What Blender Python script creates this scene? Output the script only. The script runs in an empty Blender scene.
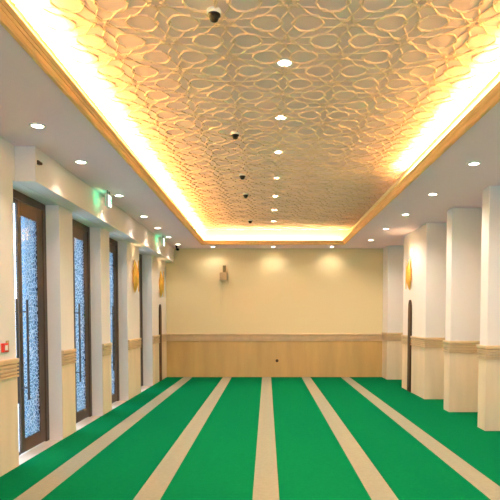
import bpy, bmesh, math, random
from mathutils import Vector, Matrix
random.seed(4)
S = bpy.context.scene
C = S.collection
PI = math.pi

# ------------------------------------------------------------------ sizes
CEIL = 3.40          # soffit
COF = 3.77           # raised coffer
YB = 14.545          # back wall
YF = -2.6            # wall behind the camera
XL = -2.66           # face of the left piers
XR = 3.05            # face of the right pillars
XRW = 3.75           # right wall behind the pillars
TX0, TX1, TY0, TY1 = -1.60, 1.90, -1.6, 13.65   # opening of the tray in the soffit
GUT = 0.17           # depth of the hidden light gutter
H = 1.0

# ------------------------------------------------------------------ materials
def newmat(name):
    m = bpy.data.materials.new(name); m.use_nodes = True
    nt = m.node_tree
    return m, nt, nt.nodes['Principled BSDF']

def plain(name, col, rough=0.6, metal=0.0, noise=0.0, scale=3.0, bump=0.0, bscale=60.0, stretch=(1, 1, 1), spec=0.4):
    m, nt, b = newmat(name)
    b.inputs['Roughness'].default_value = rough
    b.inputs['Metallic'].default_value = metal
    b.inputs['Specular IOR Level'].default_value = spec
    b.inputs['Base Color'].default_value = (*col, 1)
    tc = nt.nodes.new('ShaderNodeTexCoord'); mp = nt.nodes.new('ShaderNodeMapping')
    mp.inputs['Scale'].default_value = stretch
    nt.links.new(tc.outputs['Object'], mp.inputs['Vector'])
    if noise:
        n = nt.nodes.new('ShaderNodeTexNoise'); n.inputs['Scale'].default_value = scale
        n.inputs['Detail'].default_value = 4
        nt.links.new(mp.outputs[0], n.inputs['Vector'])
        r = nt.nodes.new('ShaderNodeMapRange')
        r.inputs['From Min'].default_value = 0.3; r.inputs['From Max'].default_value = 0.7
        r.inputs['To Min'].default_value = 1 - noise; r.inputs['To Max'].default_value = 1 + noise
        nt.links.new(n.outputs['Fac'], r.inputs['Value'])
        mx = nt.nodes.new('ShaderNodeVectorMath'); mx.operation = 'SCALE'
        mx.inputs[0].default_value = col
        nt.links.new(r.outputs[0], mx.inputs['Scale'])
        nt.links.new(mx.outputs[0], b.inputs['Base Color'])
    if bump:
        n2 = nt.nodes.new('ShaderNodeTexNoise'); n2.inputs['Scale'].default_value = bscale
        nt.links.new(mp.outputs[0], n2.inputs['Vector'])
        bp = nt.nodes.new('ShaderNodeBump'); bp.inputs['Strength'].default_value = bump
        bp.inputs['Distance'].default_value = 0.01
        nt.links.new(n2.outputs['Fac'], bp.inputs['Height'])
        nt.links.new(bp.outputs[0], b.inputs['Normal'])
    return m

def emit(name, col, strength):
    m, nt, b = newmat(name)
    b.inputs['Base Color'].default_value = (*col, 1)
    b.inputs['Emission Color'].default_value = (*col, 1)
    b.inputs['Emission Strength'].default_value = strength
    return m

M = {}
M['paint'] = plain('cream_paint', (0.82, 0.76, 0.70), 0.7, bump=0.05)
M['back_paint'] = plain('golden_paint', (0.80, 0.66, 0.38), 0.7, bump=0.05)
M['soffit'] = plain('soffit_paint', (0.93, 0.69, 0.77), 0.75, bump=0.04)
M['bulkhead'] = plain('bulkhead_paint', (0.80, 0.71, 0.66), 0.7, bump=0.04)
M['coffer'] = plain('coffer_plaster', (0.92, 0.66, 0.57), 0.7, noise=0.05, scale=2)
M['lattice'] = plain('lattice_gilding', (0.84, 0.58, 0.38), 0.55, noise=0.12, scale=6)
M['cove'] = plain('cove_plaster', (0.85, 0.75, 0.5), 0.6)
M['lip'] = plain('golden_timber', (0.74, 0.45, 0.20), 0.5, noise=0.10, scale=4, stretch=(8, 1, 8))
M['dado'] = plain('dado_stone', (0.80, 0.64, 0.44), 0.42, noise=0.09, scale=1.6, stretch=(2.2, 2.2, 0.35))
M['lit_back_dado'] = plain('lit_back_dado_stone', (0.58, 0.37, 0.13), 0.38, noise=0.10, scale=1.6, stretch=(2.2, 2.2, 0.35))  # same stone as dado; golden cast of the light put into the colour
M['rail'] = plain('rail_stone', (0.67, 0.49, 0.28), 0.45, noise=0.08, scale=5)
M['bronze'] = plain('dark_bronze', (0.085, 0.058, 0.042), 0.42, metal=0.35, noise=0.1, scale=5)
M['steel'] = plain('brushed_steel', (0.07, 0.065, 0.065), 0.4, metal=0.5, noise=0.1, scale=8)
M['marble'] = plain('cream_marble', (0.72, 0.62, 0.50), 0.25, noise=0.10, scale=3)
M['paving'] = plain('pale_paving', (0.55, 0.56, 0.58), 0.8, noise=0.1, scale=3)
M['green'] = plain('green_pile', (0.003, 0.150, 0.055), 0.95, noise=0.05, scale=30, bump=0.25, bscale=300, spec=0.0)
M['stripe'] = plain('sand_pile', (0.31, 0.30, 0.21), 0.95, noise=0.05, scale=30, bump=0.25, bscale=300, spec=0.0)
M['gold'] = plain('gold_leaf', (0.80, 0.46, 0.08), 0.35, metal=0.45, noise=0.15, scale=12)
M['walnut'] = plain('walnut', (0.06, 0.020, 0.006), 0.6, noise=0.3, scale=6, stretch=(5, 5, 0.6))
M['walnut_light'] = plain('carved_walnut', (0.085, 0.036, 0.012), 0.5, noise=0.3, scale=8)
M['black'] = plain('black_plastic', (0.006, 0.005, 0.004), 0.5, spec=0.15)
M['white'] = plain('white_plastic', (0.82, 0.78, 0.70), 0.45)
M['tan'] = plain('tan_plastic', (0.50, 0.36, 0.18), 0.5)
M['olive'] = plain('olive_bracket', (0.20, 0.15, 0.05), 0.5)
M['red'] = plain('red_plastic', (0.75, 0.05, 0.03), 0.4)
M['lamp'] = emit('lamp_glow', (1.0, 0.90, 0.72), 14)
M['led'] = emit('led_glow', (1.0, 0.66, 0.25), 6)
M['led_off'] = plain('led_unlit', (0.45, 0.36, 0.28), 0.5)
M['rail_metal'] = plain('gutter_rail', (0.42, 0.31, 0.24), 0.5)
M['exit_green'] = emit('exit_green', (0.02, 0.85, 0.35), 0.8)
M['exit_white'] = emit('exit_white', (0.75, 1.0, 0.85), 1.2)
M['sconce_lamp'] = emit('sconce_glow', (1.0, 0.75, 0.4), 6)

def glass_mat():
    m = bpy.data.materials.new('etched_glass'); m.use_nodes = True
    nt = m.node_tree; N = nt.nodes; L = nt.links
    N.remove(N['Principled BSDF']); out = N['Material Output']
    tc = N.new('ShaderNodeTexCoord')
    mp = N.new('ShaderNodeMapping'); mp.inputs['Scale'].default_value = (1, 1, 1)
    L.new(tc.outputs['Object'], mp.inputs['Vector'])
    vo = N.new('ShaderNodeTexVoronoi'); vo.feature = 'DISTANCE_TO_EDGE'; vo.inputs['Scale'].default_value = 22
    nz = N.new('ShaderNodeTexNoise'); nz.inputs['Scale'].default_value = 4
    L.new(mp.outputs[0], vo.inputs['Vector']); L.new(mp.outputs[0], nz.inputs['Vector'])
    lt = N.new('ShaderNodeMath'); lt.operation = 'LESS_THAN'; lt.inputs[1].default_value = 0.09
    L.new(vo.outputs['Distance'], lt.inputs[0])
    ramp = N.new('ShaderNodeValToRGB')
    ramp.color_ramp.elements[0].position = 0.40; ramp.color_ramp.elements[0].color = (0.31, 0.44, 0.55, 1)
    ramp.color_ramp.elements[1].position = 0.60; ramp.color_ramp.elements[1].color = (0.30, 0.42, 0.51, 1)
    L.new(nz.outputs['Fac'], ramp.inputs['Fac'])
    # deeper blue leaf border etched along the far side of the pane
    sx = N.new('ShaderNodeSeparateXYZ'); L.new(tc.outputs['Generated'], sx.inputs[0])
    n2 = N.new('ShaderNodeTexNoise'); n2.inputs['Scale'].default_value = 14; L.new(mp.outputs[0], n2.inputs['Vector'])
    ad = N.new('ShaderNodeMath'); ad.operation = 'MULTIPLY_ADD'; ad.inputs[1].default_value = 0.9; L.new(n2.outputs['Fac'], ad.inputs[0]); L.new(sx.outputs['Y'], ad.inputs[2])
    gt = N.new('ShaderNodeMapRange'); gt.inputs['From Min'].default_value = 1.20; gt.inputs['From Max'].default_value = 1.32; L.new(ad.outputs[0], gt.inputs['Value'])
    mc = N.new('ShaderNodeMix'); mc.data_type = 'RGBA'; L.new(gt.outputs[0], mc.inputs['Factor']); L.new(ramp.outputs[0], mc.inputs['A']); mc.inputs['B'].default_value = (0.10, 0.19, 0.32, 1)
    tr = N.new('ShaderNodeBsdfTransparent'); L.new(mc.outputs['Result'], tr.inputs['Color'])
    tl = N.new('ShaderNodeBsdfTranslucent'); tl.inputs['Color'].default_value = (0.45, 0.5, 0.55, 1)
    df = N.new('ShaderNodeBsdfDiffuse'); df.inputs['Color'].default_value = (0.6, 0.7, 0.8, 1)
    m1 = N.new('ShaderNodeMixShader'); m1.inputs[0].default_value = 0.35
    L.new(tl.outputs[0], m1.inputs[1]); L.new(df.outputs[0], m1.inputs[2])
    m2 = N.new('ShaderNodeMixShader')
    L.new(lt.outputs[0], m2.inputs[0]); L.new(tr.outputs[0], m2.inputs[1]); L.new(m1.outputs[0], m2.inputs[2])
    gl = N.new('ShaderNodeBsdfGlossy'); gl.inputs['Roughness'].default_value = 0.08
    m3 = N.new('ShaderNodeMixShader'); m3.inputs[0].default_value = 0.07
    L.new(m2.outputs[0], m3.inputs[1]); L.new(gl.outputs[0], m3.inputs[2])
    L.new(m3.outputs[0], out.inputs['Surface'])
    return m
M['glass'] = glass_mat()
def clear_mat():
    m = bpy.data.materials.new('clear_glass'); m.use_nodes = True
    nt = m.node_tree; N = nt.nodes; L = nt.links
    N.remove(N['Principled BSDF']); out = N['Material Output']
    tr = N.new('ShaderNodeBsdfTransparent'); tr.inputs['Color'].default_value = (0.93, 0.96, 1.0, 1)
    gl = N.new('ShaderNodeBsdfGlossy'); gl.inputs['Roughness'].default_value = 0.03
    m3 = N.new('ShaderNodeMixShader'); m3.inputs[0].default_value = 0.07
    L.new(tr.outputs[0], m3.inputs[1]); L.new(gl.outputs[0], m3.inputs[2])
    L.new(m3.outputs[0], out.inputs['Surface'])
    return m
M['clear'] = clear_mat()

# ------------------------------------------------------------------ mesh helpers
class MB:
    def __init__(s): s.v = []; s.f = []
    def add(s, vs, fs):
        o = len(s.v); s.v += [tuple(v) for v in vs]; s.f += [tuple(i + o for i in f) for f in fs]; return s
    def box(s, x0, x1, y0, y1, z0, z1):
        return s.add([(x0, y0, z0), (x1, y0, z0), (x1, y1, z0), (x0, y1, z0), (x0, y0, z1), (x1, y0, z1), (x1, y1, z1), (x0, y1, z1)],
                     [(0, 3, 2, 1), (4, 5, 6, 7), (0, 1, 5, 4), (1, 2, 6, 5), (2, 3, 7, 6), (3, 0, 4, 7)])
    def lathe(s, prof, n=24, cx=0, cy=0):
        # prof: list of (r, z); closed at ends where r == 0
        vs = []; fs = []
        for r, z in prof:
            for k in range(n):
                a = 2 * PI * k / n; vs.append((cx + r * math.cos(a), cy + r * math.sin(a), z))
        for i in range(len(prof) - 1):
            for k in range(n):
                a, b = i * n + k, i * n + (k + 1) % n
                fs.append((a, b, b + n, a + n))
        return s.add(vs, fs)
    def tube(s, p, q, r, n=12):
        p = Vector(p); q = Vector(q); d = (q - p).normalized()
        u = d.orthogonal().normalized(); w = d.cross(u); vs = []
        for e in (p, q):
            for k in range(n):
                a = 2 * PI * k / n; vs.append(e + u * (r * math.cos(a)) + w * (r * math.sin(a)))
        fs = [(k, (k + 1) % n, n + (k + 1) % n, n + k) for k in range(n)]
        fs += [tuple(range(n - 1, -1, -1)), tuple(range(n, 2 * n))]
        return s.add(vs, fs)
    def prism(s, pts, axis, a, b):
        # outline pts (2D, ccw) extruded along an axis
        def P(p, t):
            return {'x': (t, p[0], p[1]), 'y': (p[0], t, p[1]), 'z': (p[0], p[1], t)}[axis]
        n = len(pts)
        vs = [P(p, a) for p in pts] + [P(p, b) for p in pts]
        fs = [(k, (k + 1) % n, n + (k + 1) % n, n + k) for k in range(n)] + [tuple(range(n - 1, -1, -1)), tuple(range(n, 2 * n))]
        return s.add(vs, fs)
    def sweep(s, path, prof, closed=False):
        # profile (offset to the LEFT-hand side of travel, z) swept along an xy path with mitred corners
        n = len(path); m = len(prof); rings = []
        for i in range(n):
            p = Vector(path[i])
            if closed or 0 < i < n - 1:
                d0 = (p - Vector(path[i - 1])).normalized(); d1 = (Vector(path[(i + 1) % n]) - p).normalized()
            elif i == 0: d0 = d1 = (Vector(path[1]) - p).normalized()
            else: d0 = d1 = (p - Vector(path[i - 1])).normalized()
            n0 = Vector((-d0.y, d0.x)); n1 = Vector((-d1.y, d1.x)); b = (n0 + n1); b = b / b.dot(n0) if b.length > 1e-6 else n0
            rings.append([(p.x + b.x * o, p.y + b.y * o, z) for o, z in prof])
        vs = [v for r in rings for v in r]; fs = []
        for i in range(n if closed else n - 1):
            j = (i + 1) % n
            for k in range(m):
                l = (k + 1) % m; fs.append((i * m + k, j * m + k, j * m + l, i * m + l))
        if not closed:
            fs.append(tuple(range(m))); fs.append(tuple((n - 1) * m + k for k in range(m - 1, -1, -1)))
        return s.add(vs, fs)
    def build(s, name, mat, parent=None, smooth=False, bevel=0, origin=None):
        me = bpy.data.meshes.new(name)
        vs = s.v
        if origin: vs = [(a - origin[0], b - origin[1], c - origin[2]) for a, b, c in vs]
        me.from_pydata(vs, [], s.f)
        bm = bmesh.new(); bm.from_mesh(me); bmesh.ops.recalc_face_normals(bm, faces=bm.faces); bm.to_mesh(me); bm.free()
        me.materials.append(mat)
        if smooth:
            for p in me.polygons: p.use_smooth = True
        o = bpy.data.objects.new(name, me); C.objects.link(o)
        if origin: o.location = origin
        if parent: o.parent = parent
        if bevel:
            b = o.modifiers.new('bevel', 'BEVEL'); b.width = bevel; b.segments = 2; b.limit_method = 'ANGLE'
        return o

def tag(o, label=None, cat=None, group=None, kind=None):
    if label: o['label'] = label
    if cat: o['category'] = cat
    if group: o['group'] = group
    if kind: o['kind'] = kind
    return o
def thing(name, label, cat, loc, group=None, rotz=0):
    o = bpy.data.objects.new(name, None); C.objects.link(o); o.location = loc; o.rotation_euler.z = rotz
    o.empty_display_size = 0.1
    return tag(o, label, cat, group)
def copy_tree(o, parent=None):
    c = o.copy(); C.objects.link(c); c.parent = parent
    for ch in [x for x in KIDS.get(o.name, [])]:
        copy_tree(ch, c)
    return c
KIDS = {}
def kids(root):
    KIDS[root.name] = list(root.children)
    for c in root.children: kids(c)

# ------------------------------------------------------------------ room shell
tag(MB().box(-3.1, XRW + 0.2, YF - 0.2, YB + 0.2, -0.15, 0.0).build('floor', M['marble']), kind='structure')
tag(MB().box(-12, -3.1, -6, 22, -0.20, -0.02).build('terrace', M['paving']), kind='structure')

PIL = [(7.62, 7.88), (9.14, 9.41), (10.59, 12.35), (13.93, YB)]
# doors on the left: start, width
DOORS = [(5.82, 1.28), (7.58, 1.27), (9.34, 1.16), (11.50, 1.25)]
DX = [-2.83, -2.83, -2.83, -2.88]

# left wall : piers, header over the doors, projecting bulkhead
piers = []
y = YF
for s_, w_ in DOORS:
    piers.append((y, s_)); y = s_ + w_
piers.append((y, YB))
wl = MB()
for a, b in piers: wl.box(-3.1, XL, a, b, 0, 3.03)
wl.box(-3.1, XL, YF, YB, 3.03, CEIL)
tag(wl.build('wall_left', M['paint']), kind='structure')
tag(MB().box(XL, -2.44, 5.87, YB, 3.03, CEIL).build('trim_1', M['bulkhead'], bevel=0.006), kind='structure')
tag(MB().box(-3.1, XRW + 0.2, YB, YB + 0.2, 0, CEIL).build('wall_back', M['back_paint']), kind='structure')
tag(MB().box(XRW, XRW + 0.2, YF, YB, 0, CEIL).build('wall_right', M['paint']), kind='structure')
# wall behind the camera with an unseen window added to let in fill daylight
WX0, WX1, WZ0, WZ1 = -2.2, 3.3, 0.5, 2.95
fw = MB()
fw.box(-3.1, WX0, YF - 0.2, YF, 0, CEIL); fw.box(WX1, XRW + 0.2, YF - 0.2, YF, 0, CEIL)
fw.box(WX0, WX1, YF - 0.2, YF, 0, WZ0); fw.box(WX0, WX1, YF - 0.2, YF, WZ1, CEIL)
tag(fw.build('wall_front', M['paint']), kind='structure')
fw = MB()
fw.box(WX0, WX1, YF - 0.12, YF - 0.06, WZ0, WZ0 + 0.05); fw.box(WX0, WX1, YF - 0.12, YF - 0.06, WZ1 - 0.05, WZ1)
for i in range(6):
    x = WX0 + (WX1 - WX0 - 0.05) * i / 5
    fw.box(x, x + 0.05, YF - 0.12, YF - 0.06, WZ0 + 0.05, WZ1 - 0.05)
win = tag(fw.build('fill_window_1', M['bronze']), kind='structure')
MB().box(WX0, WX1, YF - 0.095, YF - 0.085, WZ0 + 0.05, WZ1 - 0.05).build('glass_pane', M['clear'], win)
def portal(loc, rot, sx, sy):
    l = bpy.data.lights.new('sky_portal', 'AREA'); l.shape = 'RECTANGLE'; l.size = sx; l.size_y = sy; l.cycles.is_portal = True
    o = bpy.data.objects.new('sky_portal', l); C.objects.link(o); o.location = loc; o.rotation_euler = rot
portal(((WX0 + WX1) / 2, YF - 0.25, (WZ0 + WZ1) / 2), (PI / 2, 0, 0), WX1 - WX0, WZ1 - WZ0)

# soffit round the tray, coffer, light cove
ce = MB()
ce.box(-3.1, TX0 - GUT, YF - 0.2, YB + 0.2, CEIL, COF + 0.1)
ce.box(TX1 + GUT, XRW + 0.2, YF - 0.2, YB + 0.2, CEIL, COF + 0.1)
ce.box(TX0 - GUT, TX1 + GUT, TY1 + GUT, YB + 0.2, CEIL, COF + 0.1)
ce.box(TX0 - GUT, TX1 + GUT, YF - 0.2, TY0 - GUT, CEIL, COF + 0.1)
ceiling = tag(ce.build('ceiling', M['soffit']), kind='structure')
# gutter floor
g = MB()
g.box(TX0 - GUT, TX0, TY0 - GUT, TY1 + GUT, CEIL, CEIL + 0.025)
g.box(TX1, TX1 + GUT, TY0 - GUT, TY1 + GUT, CEIL, CEIL + 0.025)
g.box(TX0, TX1, TY1, TY1 + GUT, CEIL, CEIL + 0.025)
g.box(TX0, TX1, TY0 - GUT, TY0, CEIL, CEIL + 0.025)
g.build('gutter_floor', M['soffit'], ceiling)
# cove side walls, a thin lining
g = MB(); t = 0.012
g.box(TX0 - GUT, TX0 - GUT + t, TY0 - GUT, TY1 + GUT, CEIL + 0.025, COF)
g.box(TX1 + GUT - t, TX1 + GUT, TY0 - GUT, TY1 + GUT, CEIL + 0.025, COF)
g.box(TX0 - GUT + t, TX1 + GUT - t, TY1 + GUT - t, TY1 + GUT, CEIL + 0.025, COF)
g.box(TX0 - GUT + t, TX1 + GUT - t, TY0 - GUT, TY0 - GUT + t, CEIL + 0.025, COF)
g.build('cove_lining', M['cove'], ceiling)
g = MB(); t2 = t + 0.018
g.box(TX0 - GUT + t, TX0 - GUT + t2, TY0, TY1, COF - 0.075, COF - 0.050)
g.box(TX1 + GUT - t2, TX1 + GUT - t, TY0, TY1, COF - 0.075, COF - 0.050)
g.build('picture_rail', M['cove'], ceiling)
MB().box(TX0 - GUT, TX1 + GUT, TY0 - GUT, TY1 + GUT, COF, COF + 0.1).build('coffer_panel', M['coffer'], ceiling)
# golden timber lip (stepped molding) round the opening; travel clockwise so that left side = outside
lipprof = [(0.0, CEIL - 0.012), (0.02, CEIL - 0.020), (0.02, CEIL), (0.0, CEIL + 0.0), (-0.0, CEIL + 0.028), (-0.042, CEIL + 0.078), (-0.052, CEIL + 0.078),
           (-0.052, CEIL + 0.068), (-0.038, CEIL + 0.050), (-0.032, CEIL + 0.050), (-0.024, CEIL + 0.032), (-0.018, CEIL + 0.030), (-0.012, CEIL + 0.004)]
path = [(TX0, TY0), (TX0, TY1), (TX1, TY1), (TX1, TY0)]
MB().sweep(path, lipprof, closed=True).build('cove_molding', M['lip'], ceiling)
# rail standing in the gutter behind the lip
MB().sweep([(TX0 - 0.02, TY0 - 0.02), (TX0 - 0.02, TY1 + 0.02), (TX1 + 0.02, TY1 + 0.02), (TX1 + 0.02, TY0 - 0.02)],
           [(0, CEIL + 0.025), (0.01, CEIL + 0.025), (0.01, CEIL + 0.09), (0, CEIL + 0.09)], closed=True).build('gutter_rail', M['rail_metal'], ceiling)

LEDEND = 8.05
def strip(x0, x1, y0, y1, mat='led'):
    z = CEIL + 0.027
    b = MB(); b.box(x0, x1, y0, y1, z, z + 0.02)
    return b.build('led_strip', M[mat], ceiling)
strip(TX0 - 0.12, TX0 - 0.09, TY0, TY1)
strip(TX1 + 0.09, TX1 + 0.12, TY0, LEDEND)
strip(TX1 + 0.09, TX1 + 0.12, LEDEND + 0.02, TY1 - 0.05, 'led_off')
strip(TX0, TX1 - 0.02, TY1 + 0.09, TY1 + 0.12)
strip(TX0, TX1, TY0 - 0.12, TY0 - 0.09)

def area(name, loc, rot, sx, sy, power, col):
    l = bpy.data.lights.new(name, 'AREA'); l.shape = 'RECTANGLE'; l.size = sx; l.size_y = sy; l.energy = power; l.color = col
    o = bpy.data.objects.new(name, l); C.objects.link(o); o.location = loc; o.rotation_euler = rot
    return o
WARM = (1.0, 0.68, 0.30)
PW = 46.0   # watts per metre
zl = CEIL + 0.07
L1 = TY1 - TY0
# tubes lying in the gutter, aimed up and slightly inwards
area('cove_tube', (TX0 - 0.10, (TY0 + TY1) / 2, zl), (0, PI - math.radians(48), 0), 0.05, L1, PW * L1, WARM)
area('cove_tube', (TX1 + 0.10, (TY0 + LEDEND) / 2, zl), (0, PI + math.radians(48), 0), 0.05, LEDEND - TY0, PW * (LEDEND - TY0), WARM)
area('cove_tube', ((TX0 + TX1) / 2, TY1 + 0.10, zl), (PI + math.radians(48) * 0.5, 0, 0), TX1 - TX0, 0.05, PW * 0.22 * (TX1 - TX0), WARM)
area('cove_tube', ((TX0 + TX1) / 2, TY0 - 0.10, zl), (PI - math.radians(48), 0, 0), TX1 - TX0, 0.05, PW * 0.5 * (TX1 - TX0), WARM)

# lattice of the coffer: six-pointed knots joined by double curved strands, a rounded cell in every triangle
def lattice():
    m = MB(); zt = COF; th = 0.010
    p = 0.53; ax = (p * math.cos(math.radians(30)), p * 0.5); ay = (0, p)
    x0, x1, y0, y1 = TX0 - GUT + .02, TX1 + GUT - .02, 1.9, TY1 + GUT - .02
    def inside(x, y): return x0 < x < x1 and y0 < y < y1
    def seg(a, b, w=0.0062, d=th):
        if not (inside(*a) and inside(*b)): return
        dx, dy = b[0] - a[0], b[1] - a[1]; l = math.hypot(dx, dy)
        if l < 1e-5: return
        nx, ny = -dy / l, dx / l
        vs = []
        for (px, py) in (a, b):
            vs += [(px + nx * w, py + ny * w, zt), (px + nx * w * .6, py + ny * w * .6, zt - d), (px - nx * w * .6, py - ny * w * .6, zt - d), (px - nx * w, py - ny * w, zt)]
        m.add(vs, [(0, 4, 5, 1), (1, 5, 6, 2), (2, 6, 7, 3), (0, 1, 2, 3), (7, 6, 5, 4)])
    def poly(pts, **k):
        for i in range(len(pts) - 1): seg(pts[i], pts[i + 1], **k)
    node = lambda i, j: (0.15 + i * ax[0] + j * ay[0], 4.42 + i * ax[1] + j * ay[1])
    for i in range(-8, 9):
        for j in range(-16, 30):
            n = node(i, j)
            if not (x0 - .7 < n[0] < x1 + .7 and y0 - .7 < n[1] < y1 + .7): continue
            # star knot
            st = []
            for k in range(13):
                r = 0.072 if k % 2 == 0 else 0.034; a = PI / 6 * k + PI / 6
                st.append((n[0] + r * math.cos(a), n[1] + r * math.sin(a)))
            poly(st, w=0.007, d=0.014)
            # double strands along three of the six edges
            for (di, dj) in ((1, 0), (0, 1), (-1, 1)):
                q = node(i + di, j + dj); dx, dy = q[0] - n[0], q[1] - n[1]; l = math.hypot(dx, dy); ux, uy = dx / l, dy / l
                for sg in (-1, 1):
                    pts = []
                    for k in range(7):
                        tt = 0.05 + 0.9 * k / 6; w = sg * (0.045 * math.cos(2 * PI * (tt)) - 0.012)
                        pts.append((n[0] + dx * tt - uy * w, n[1] + dy * tt + ux * w))
                    poly(pts)
            # cells
            for tri in (((0, 0), (1, 0), (0, 1)), ((0, 0), (1, 0), (1, -1))):
                P = [node(i + a, j + b) for a, b in tri]
                cx = sum(t[0] for t in P) / 3; cy = sum(t[1] for t in P) / 3
                c = []
                for k in range(13):
                    a = PI / 6 * k; r = 0.118 if k % 2 == 0 else 0.111
                    c.append((cx + r * math.cos(a), cy + r * math.sin(a)))
                poly(c, w=0.0068, d=0.013)
    return m
lat = lattice().build('lattice', M['lattice'], ceiling)

# ------------------------------------------------------------------ carpet
out = [(XL + 0.005, YF + 0.01), (XRW, YF + 0.01)]
for a, b in PIL:
    if b < YB: out += [(XRW, a - 0.001), (XR - 0.001, a - 0.001), (XR - 0.001, b + 0.001), (XRW, b + 0.001)]
    else: out += [(XRW, a - 0.001), (XR - 0.001, a - 0.001), (XR - 0.001, YB - 0.03)]
out += [(XL + 0.005, YB - 0.03)]
carpet = MB().prism([(x, y) for x, y in out], 'z', 0.0, 0.012).build('prayer_carpet', M['green'])
tag(carpet, 'green prayer carpet with five sand stripes covering the hall floor', 'carpet')
for k in range(-2, 3):
    x = -0.01 + 1.037 * k
    s = MB().box(x - 0.117, x + 0.117, YF + 0.01, YB - 0.03, 0.010, 0.0135).build('stripe', M['stripe'], carpet)
    s['label'] = 'sand coloured stripe'

# ------------------------------------------------------------------ dado and rail
DZ = 0.0
def pan(dz): return [(0, 0), (0.008, 0), (0.008, 0.965 + dz), (0, 0.965 + dz)]
def ribs(dz):
    z0, z1 = 0.965 + dz, 1.165 + dz
    pr = [(0, z0), (0.008, z0)]
    n = 4; h = (z1 - z0 - 0.05) / n
    for i in range(n):
        a = z0 + i * h
        pr += [(0.006, a), (0.028, a + h * 0.12), (0.028, a + h * 0.66), (0.006, a + h * 0.74)]
    pr += [(0.030, z1 - 0.045), (0.034, z1 - 0.012), (0.028, z1), (0, z1)]
    o = []
    for p in pr:
        if not o or (abs(p[0] - o[-1][0]) + abs(p[1] - o[-1][1])) > 1e-5: o.append(p)
    return o
PAN, RAIL = pan(0), ribs(0)
PAN_R, RAIL_R = pan(0.04), ribs(0.04)
# left wall: travel +y keeps the room on the right, so travel -y
PANELS_L = (13.635, 0.127)   # arched walnut panel on the left wall: centre y, half width
tn = 2
def dado(path, pm, name=None, parent=None):
    global tn
    if parent:
        MB().sweep(path, PAN).build('dado', pm, parent); MB().sweep(path, RAIL).build('chair_rail', M['rail'], parent)
    else:
        d = tag(MB().sweep(path, PAN).build('trim_%d' % tn, pm), kind='structure')
        MB().sweep(path, RAIL).build('chair_rail', M['rail'], d); tn += 1
for a, b in piers:
    if a < PANELS_L[0] < b:
        dado([(XL, PANELS_L[0] - PANELS_L[1]), (XL, a)], M['dado'])
        dado([(XL, YB - 0.03), (XL, PANELS_L[0] + PANELS_L[1])], M['dado'])
    else: dado([(XL, b), (XL, a)], M['dado'])
dado([(XRW, YB), (XL, YB)], M['lit_back_dado'])
# right wall dado in the bays
prev = YF
for a, b in PIL:
    dado([(XRW, prev), (XRW, a)], M['dado']); prev = b

# ------------------------------------------------------------------ pillars on the right
PANEL_R = (11.69, 0.127)
plab = ['cream square pillar at right, nearest the camera, tan stone dado', 'cream square pillar second from the near end of the right side',
        'broad cream wall pillar on the right carrying the gold leaf sconce', 'cream pillar at the far right corner against the back wall']
for k, (a, b) in enumerate(PIL):
    p = thing('pillar', plab[k], 'pillar', (XR + 0.35, (a + b) / 2, 0), 'cream pillars along the right side')
    def loc(mb, name, mat, bev=0):
        o = mb.build(name, mat, None, bevel=bev, origin=(XR + 0.35, (a + b) / 2, 0)); o.parent = p; o.location = (0, 0, 0); return o
    bb = b if b < YB else YB - 0.002
    loc(MB().box(XR, XRW, a, bb, 0, CEIL), 'shaft', M['paint'], 0.006)
    def dd(path):
        loc(MB().sweep(path, PAN_R), 'dado', M['dado']); loc(MB().sweep(path, RAIL_R), 'chair_rail', M['rail'])
    if k == 2:
        dd([(XR, PANEL_R[0] + PANEL_R[1]), (XR, b), (XRW - .06, b)])
        dd([(XRW - .06, a), (XR, a), (XR, PANEL_R[0] - PANEL_R[1])])
    elif b < YB:
        dd([(XRW - .06, a), (XR, a), (XR, b), (XRW - .06, b)])
    else:
        dd([(XRW - .06, a), (XR, a), (XR, YB - .06)])

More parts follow.
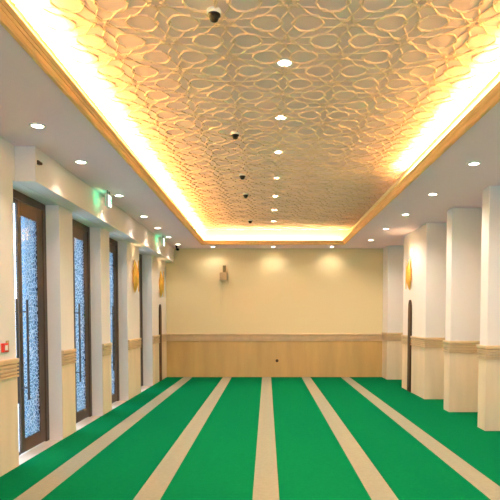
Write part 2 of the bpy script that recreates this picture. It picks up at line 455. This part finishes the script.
# ------------------------------------------------------------------ doors
def door(n, y0, w, xd):
    y1 = y0 + w; zt = 3.03
    f = MB()
    d = 0.07
    f.box(xd - d, xd, y0, y0 + 0.05, 0.0, zt); f.box(xd - d, xd, y1 - 0.09, y1, 0.0, zt); f.box(xd - d, xd, y0 + 0.05, y1 - 0.09, zt - 0.09, zt)
    root = tag(f.build('door_%d' % n, M['bronze'], bevel=0.004), kind='structure')
    ym = y0 + 0.50
    ya, yb, za, zb = ym + 0.004, y1 - 0.094, 0.012, zt - 0.095
    x0, x1 = xd - 0.045, xd - 0.012
    s0, s1, tr, br = 0.085, 0.16, 0.16, 0.16
    lf = MB()
    lf.box(x0, x1, ya, ya + s0, za, zb); lf.box(x0, x1, yb - s1, yb, za, zb)
    lf.box(x0, x1, ya + s0, yb - s1, zb - tr, zb); lf.box(x0, x1, ya + s0, yb - s1, za, za + br)
    leaf = lf.build('door_leaf', M['bronze'], root, bevel=0.004)
    MB().box(x0 + 0.016, x0 + 0.026, ya + s0, yb - s1, za + br, zb - tr).build('glass_pane', M['glass'], leaf)['label'] = 'etched blue and white glass'
    # frameless narrow leaf on the near side
    nl = MB(); nl.box(x0, x1, y0 + 0.054, y0 + 0.075, za, zb); nl.box(x0, x1, y0 + 0.075, ym - 0.02, zb - 0.05, zb)
    nl.box(x0, x1, y0 + 0.075, ym - 0.02, za, za + 0.03)
    leaf2 = nl.build('door_leaf', M['bronze'], root)
    MB().box(x0 + 0.012, x0 + 0.020, y0 + 0.075, ym - 0.004, za + 0.03, zb - 0.05).build('glass_pane', M['clear'], leaf2)['label'] = 'clear glass'
    for yy, lfp, back in ((y0 + 0.255, leaf2, x0 + 0.026), (y0 + 0.52, leaf, x1)):
        h = MB(); xb = xd + 0.07
        h.tube((xb, yy, 0.64), (xb, yy, 1.80), 0.014)
        for z in (0.78, 1.66): h.tube((back, yy, z), (xb, yy, z), 0.009)
        o = h.build('pull_handle', M['steel'], lfp, smooth=False); o['label'] = 'steel bar pull handle'
for k, ((a, w), xd) in enumerate(zip(DOORS, DX)): door(k + 1, a, w, xd)

# ------------------------------------------------------------------ lamps
def spot(parent, power, ang=118, col=(1.0, 0.88, 0.76)):
    l = bpy.data.lights.new('bulb', 'SPOT'); l.energy = power; l.spot_size = math.radians(ang); l.spot_blend = 0.7; l.color = col; l.shadow_soft_size = 0.05
    o = bpy.data.objects.new('bulb', l); C.objects.link(o); o.parent = parent; o.location = (0, 0, -0.03)
    return o
def make_downlight(name, power, r=0.055, ang=118):
    t = thing(name, '', 'ceiling light', (0, 0, 0))
    MB().lathe([(r, -0.002), (r, -0.007), (r + 0.006, -0.010), (r + 0.020, -0.006), (r + 0.022, 0.0), (r + 0.0, 0.0), (r, -0.002)], 28).build('trim_ring', M['white'], t, smooth=True)
    MB().lathe([(0.0001, -0.006), (r * 0.6, -0.0055), (r + 0.001, -0.003), (r + 0.001, 0.001), (0.0001, 0.001)], 28).build('lens', M['lamp'], t, smooth=True)
    spot(t, power, ang)
    kids(t)
    return t
ordn = ['nearest', 'second nearest', 'third nearest', 'fourth', 'fifth', 'sixth', 'farthest']
base = make_downlight('ceiling_downlight', 46, ang=150)
base_wall = make_downlight('ceiling_downlight', 10, ang=150)
base_left = make_downlight('ceiling_downlight', 20, ang=105)
first = True
def put(src, x, y, z, label, group):
    global first
    if src.get('used'): o = copy_tree(src)
    else: o = src; src['used'] = 1
    o.location = (x, y, z); o['label'] = label; o['group'] = group
    return o
for k, yy in enumerate([4.79, 6.07, 7.33, 8.65, 9.97, 11.25, 12.55]):
    put(base, 0.15, yy, COF - 0.001, 'round downlight in the patterned raised ceiling, %s of its row of seven' % ordn[k], 'downlights along the middle of the raised ceiling')
for k, (x, yy) in enumerate([(-2.16, 5.26), (-2.16, 6.47), (-2.19, 8.23), (-2.20, 9.93), (-2.21, 11.2), (-2.22, 12.46), (-2.2, 13.7)]):
    put(base_left, x, yy, CEIL, 'round downlight in the left soffit above the doors, %s of seven' % ordn[k], 'downlights in the left soffit')
ord5 = ['nearest', 'second nearest', 'middle one', 'fourth', 'farthest']
for k, yy in enumerate([6.54, 8.15, 9.74, 11.32, 12.95]):
    put(base, 2.43, yy, CEIL, 'round downlight in the right soffit beside the pillars, %s of five' % ord5[k], 'downlights in the right soffit')
for k, (x, n) in enumerate(((-1.38, 'left one'), (0.16, 'middle one'), (1.66, 'right one'))):
    put(base_wall, x, 14.18, CEIL, 'downlight in the soffit washing the back wall, %s of three' % n, 'downlights in front of the back wall')
# unseen lamps added as fill, carrying the rows on towards the camera
if 1:
    for x, yy, z in ((0.15, 2.2, COF - .001), (0.15, 0.9, COF - .001), (2.43, 4.9, CEIL), (2.43, 3.3, CEIL), (2.43, 1.5, CEIL)):
        put(base, x, yy, z, 'round ceiling downlight added for fill, unseen, outside the near edge of the picture', 'added fill downlights outside the picture')

# dome cameras under the coffer
dt = thing('dome_camera', '', 'camera', (0, 0, 0))
MB().lathe([(0.0001, 0.0), (0.050, 0.0), (0.052, -0.012), (0.046, -0.030), (0.0001, -0.030)], 24).build('base', M['white'], dt, smooth=False)
MB().lathe([(0.0001, -0.030), (0.046, -0.030), (0.046, -0.040), (0.036, -0.044), (0.035, -0.056), (0.028, -0.072), (0.016, -0.080), (0.0001, -0.082)], 24).build('dome', M['black'], dt, smooth=True)
kids(dt)
for k, yy in enumerate([3.99, 6.57, 8.46, 9.76, 12.38]):
    put(dt, -0.375, yy, COF - 0.001, 'small black dome camera hanging from the patterned ceiling, %s of five' % ord5[k], 'black dome cameras under the raised ceiling')
# small camera at the far left corner
sc = thing('security_camera', 'small dark camera under the soffit in the far left corner', 'camera', (-2.28, 13.95, CEIL))
MB().box(-0.025, 0.025, -0.025, 0.025, -0.05, 0.0).build('mount', M['black'], sc)
MB().tube((0, 0.03, -0.09), (0.05, -0.08, -0.11), 0.032, 16).add([], []).build('body', M['black'], sc)
MB().tube((0, 0, -0.05), (0.0, 0.0, -0.09), 0.014).build('arm', M['black'], sc)
# small sensor on the bulkhead end
sc = thing('motion_sensor', 'small brown sensor on the near end of the bulkhead above the doors', 'sensor', (-2.441, 5.93, 3.24))
MB().box(0, 0.018, -0.022, 0.022, -0.022, 0.022).build('plate', M['bronze'], sc)
MB().tube((0.018, 0, 0), (0.05, -0.03, -0.02), 0.016).build('eye', M['walnut'], sc)

# exit signs
def exit_sign(x, y, lab):
    t = thing('exit_sign', lab, 'sign', (x, y, CEIL), 'hanging emergency exit signs')
    b = MB(); b.box(-0.02, 0.02, -0.08, 0.08, -0.235, -0.06); b.build('housing', M['white'], t, bevel=0.004)
    for yy in (-0.05, 0.05): MB().tube((0, yy, -0.06), (0, yy, 0), 0.005).build('hanger', M['steel'], t)
    p1 = MB().box(-0.024, -0.020, -0.072, 0.072, -0.225, -0.07).build('face', M['exit_green'], t); p1['label'] = 'glowing green face'
    p2 = MB().box(0.020, 0.024, -0.072, 0.072, -0.225, -0.07).build('face', M['exit_white'], t); p2['label'] = 'pale glowing face'
    a = MB().prism([(-0.062, -0.147), (-0.038, -0.122), (-0.038, -0.138), (-0.008, -0.138), (-0.008, -0.156), (-0.038, -0.156), (-0.038, -0.172)], 'x', 0.0240, 0.0250)
    a.build('arrow', M['exit_green'], p2)
    q = MB()   # running figure made of bars
    def bar(a_, b_, r): q.tube((0.0245, a_[0] - 0.020, a_[1]), (0.0245, b_[0] - 0.020, b_[1]), r, 8)
    bar((0.055, -0.115), (0.050, -0.150), 0.006); bar((0.050, -0.150), (0.030, -0.180), 0.005); bar((0.050, -0.150), (0.075, -0.175), 0.005)
    bar((0.055, -0.120), (0.032, -0.135), 0.004); bar((0.055, -0.120), (0.078, -0.135), 0.004); bar((0.057, -0.098), (0.057, -0.106), 0.008)
    q.build('figure', M['exit_green'], p2)
    l = bpy.data.lights.new('sign_glow', 'AREA'); l.shape = 'RECTANGLE'; l.size = 0.15; l.size_y = 0.2; l.energy = 0.16; l.color = (0.1, 1.0, 0.45)
    o = bpy.data.objects.new('sign_glow', l); C.objects.link(o); o.parent = t; o.location = (-0.03, 0, -0.10); o.rotation_euler = (0, math.radians(90), 0)
exit_sign(-2.27, 7.95, 'nearer hanging exit sign under the left soffit')
exit_sign(-2.30, 12.25, 'farther hanging exit sign under the left soffit near back wall')

# gold leaf sconces
def sconce(x, y, z, side, lab, glow):
    t = thing('wall_sconce', lab, 'wall lamp', (x, y, z), 'gold leaf shaped wall lamps')
    s = side; h = 0.34; w = 0.10; dep = 0.085
    MB().box(min(0, s * 0.03), max(0, s * 0.03), -0.04, 0.04, -0.12, 0.12).build('back_plate', M['gold'], t, bevel=0.004)
    vs = []; fs = []; nz, na = 28, 14
    for layer, kk in ((0, 1.0), (1, 0.9)):
        for i in range(nz + 1):
            u = -1 + 2 * i / nz
            prof = max(0.0, (1 - abs(u) ** 1.8)) ** 0.85 * (1 - 0.10 * u) + 0.004
            for j in range(na + 1):
                a = -PI / 2 + PI * j / na
                vs.append((s * (0.026 + dep * kk * prof * math.cos(a)), w * kk * prof * math.sin(a), h * u * (1 if kk == 1 else 0.97)))
    n1 = (nz + 1) * (na + 1)
    for L in (0, 1):
        for i in range(nz):
            for j in range(na):
                a = L * n1 + i * (na + 1) + j; fs.append((a, a + 1, a + na + 2, a + na + 1))
    for i in range(nz):
        for j in (0, na):
            a = i * (na + 1) + j; fs.append((a, a + na + 1, n1 + a + na + 1, n1 + a))
    MB().add(vs, fs).build('leaf_shade', M['gold'], t, smooth=True)
    v = MB().prism([(-0.008, -h * .9), (0.008, -h * .9), (0.012, 0), (0.006, h * .92), (-0.006, h * .92), (-0.012, 0)], 'x', s * (0.026 + dep - 0.012), s * (0.026 + dep + 0.004))
    v.build('vein', M['gold'], t)
    MB().lathe([(0.0001, -0.03), (0.018, -0.025), (0.022, 0.0), (0.016, 0.03), (0.0001, 0.04)], 16, s * 0.055, 0).build('bulb_glass', M['sconce_lamp'], t, smooth=True)
    l = bpy.data.lights.new('sconce_glow', 'SPOT'); l.energy = glow; l.color = (1, 0.74, 0.38); l.shadow_soft_size = 0.03; l.spot_size = math.radians(120); l.spot_blend = 0.8
    o = bpy.data.objects.new('sconce_glow', l); C.objects.link(o); o.parent = t; o.location = (s * 0.06, 0, 0.36); o.rotation_euler = (PI, 0, 0)
sconce(XL, 10.98, 2.41, 1, 'gold leaf wall lamp on the left wall between the last two doors', 2.0)
sconce(XL, 13.635, 2.41, 1, 'gold leaf wall lamp on the left wall beside the back wall', 2.0)
sconce(XR, 11.69, 2.50, -1, 'gold leaf wall lamp on the broad right pillar', 6.0)

# tall arched walnut panels
def arched(x, y, side, lab, zt):
    t = thing('arched_panel', lab, 'wall panel', (x, y, 0.014), 'tall dark arched wooden panels')
    w = 0.125
    def outline(w, z0, z1, sp):
        pts = [(-w, z0), (w, z0), (w, z1 - sp)]
        for k in range(1, 8):
            a = PI / 2 * k / 8; pts.append((w * math.cos(a) ** 0.8, z1 - sp + sp * math.sin(a)))
        pts.append((0, z1))
        for k in range(7, 0, -1):
            a = PI / 2 * k / 8; pts.append((-w * math.cos(a) ** 0.8, z1 - sp + sp * math.sin(a)))
        pts.append((-w, z1 - sp)); return pts
    s = side
    MB().prism(outline(w, 0, zt, 0.26), 'x', 0, s * 0.028).build('board', M['walnut'], t, bevel=0.004)
    MB().prism(outline(w - 0.045, 0.10, zt - 0.09, 0.2), 'x', s * 0.028, s * 0.036).build('raised_field', M['walnut_light'], t, bevel=0.003)
arched(XL + 0.001, 13.635, 1, 'tall dark brown arched wooden panel on left wall beside back wall', 1.90)
arched(XR, 11.69, -1, 'tall dark brown arched wooden panel on the broad right pillar', 1.95)

# wall box on the back wall
t = thing('wall_speaker', 'small tan speaker box on olive bracket high on the back wall', 'speaker', (-1.14, YB, 2.66))
MB().box(-0.095, 0.095, -0.14, -0.03, -0.10, 0.105).build('case', M['tan'], t, bevel=0.008)
MB().box(-0.02, 0.06, -0.06, 0.0, 0.105, 0.29).build('bracket', M['olive'], t, bevel=0.004)
MB().box(-0.03, 0.03, -0.03, 0.0, -0.06, 0.06).build('mount', M['olive'], t)
# outlet
t = thing('wall_outlet', 'small dark round outlet low on the back wall dado', 'outlet', (0.265, YB - 0.026, 0.445))
MB().box(-0.075, 0.075, -0.008, 0.0, -0.06, 0.06).build('plate', M['lit_back_dado'], t, bevel=0.003)
MB().tube((0, -0.014, 0), (0, -0.006, 0), 0.040, 18).build('socket', M['walnut'], t)
# red call point
t = thing('fire_alarm_point', 'red alarm call point on the near left wall above the rail', 'alarm', (XL, 5.54, 1.29))
MB().box(0, 0.03, -0.05, 0.05, -0.045, 0.045).build('case', M['red'], t, bevel=0.004)
MB().box(0.03, 0.034, -0.028, 0.028, -0.025, 0.025).build('window', M['white'], t)
MB().box(0.0, 0.012, 0.052, 0.10, -0.05, 0.07).build('side_plate', M['tan'], t)

# ------------------------------------------------------------------ daylight
w = bpy.data.worlds.new('day'); S.world = w; w.use_nodes = True
bg = w.node_tree.nodes['Background']; bg.inputs[0].default_value = (0.66, 0.83, 1.0, 1); bg.inputs[1].default_value = 3.4

# ------------------------------------------------------------------ camera
cam = bpy.data.cameras.new('camera'); co = bpy.data.objects.new('camera', cam); C.objects.link(co)
F = 550.0; TILT = math.radians(2.5)
cam.sensor_width = 36; cam.sensor_fit = 'HORIZONTAL'; cam.lens = 36 * F / 500
co.location = (0, 0, 1.6); co.rotation_euler = (PI / 2 - TILT, 0, 0)
cam.shift_x = -(267 - 250) / 500
cam.shift_y = (317 + F * math.tan(TILT) - 250) / 500
cam.clip_start = 0.05
S.camera = co
S.view_settings.view_transform = 'Standard'; S.view_settings.look = 'None'
S.view_settings.gamma = 1; S.view_settings.use_curve_mapping = False
S.view_settings.exposure = 0.79
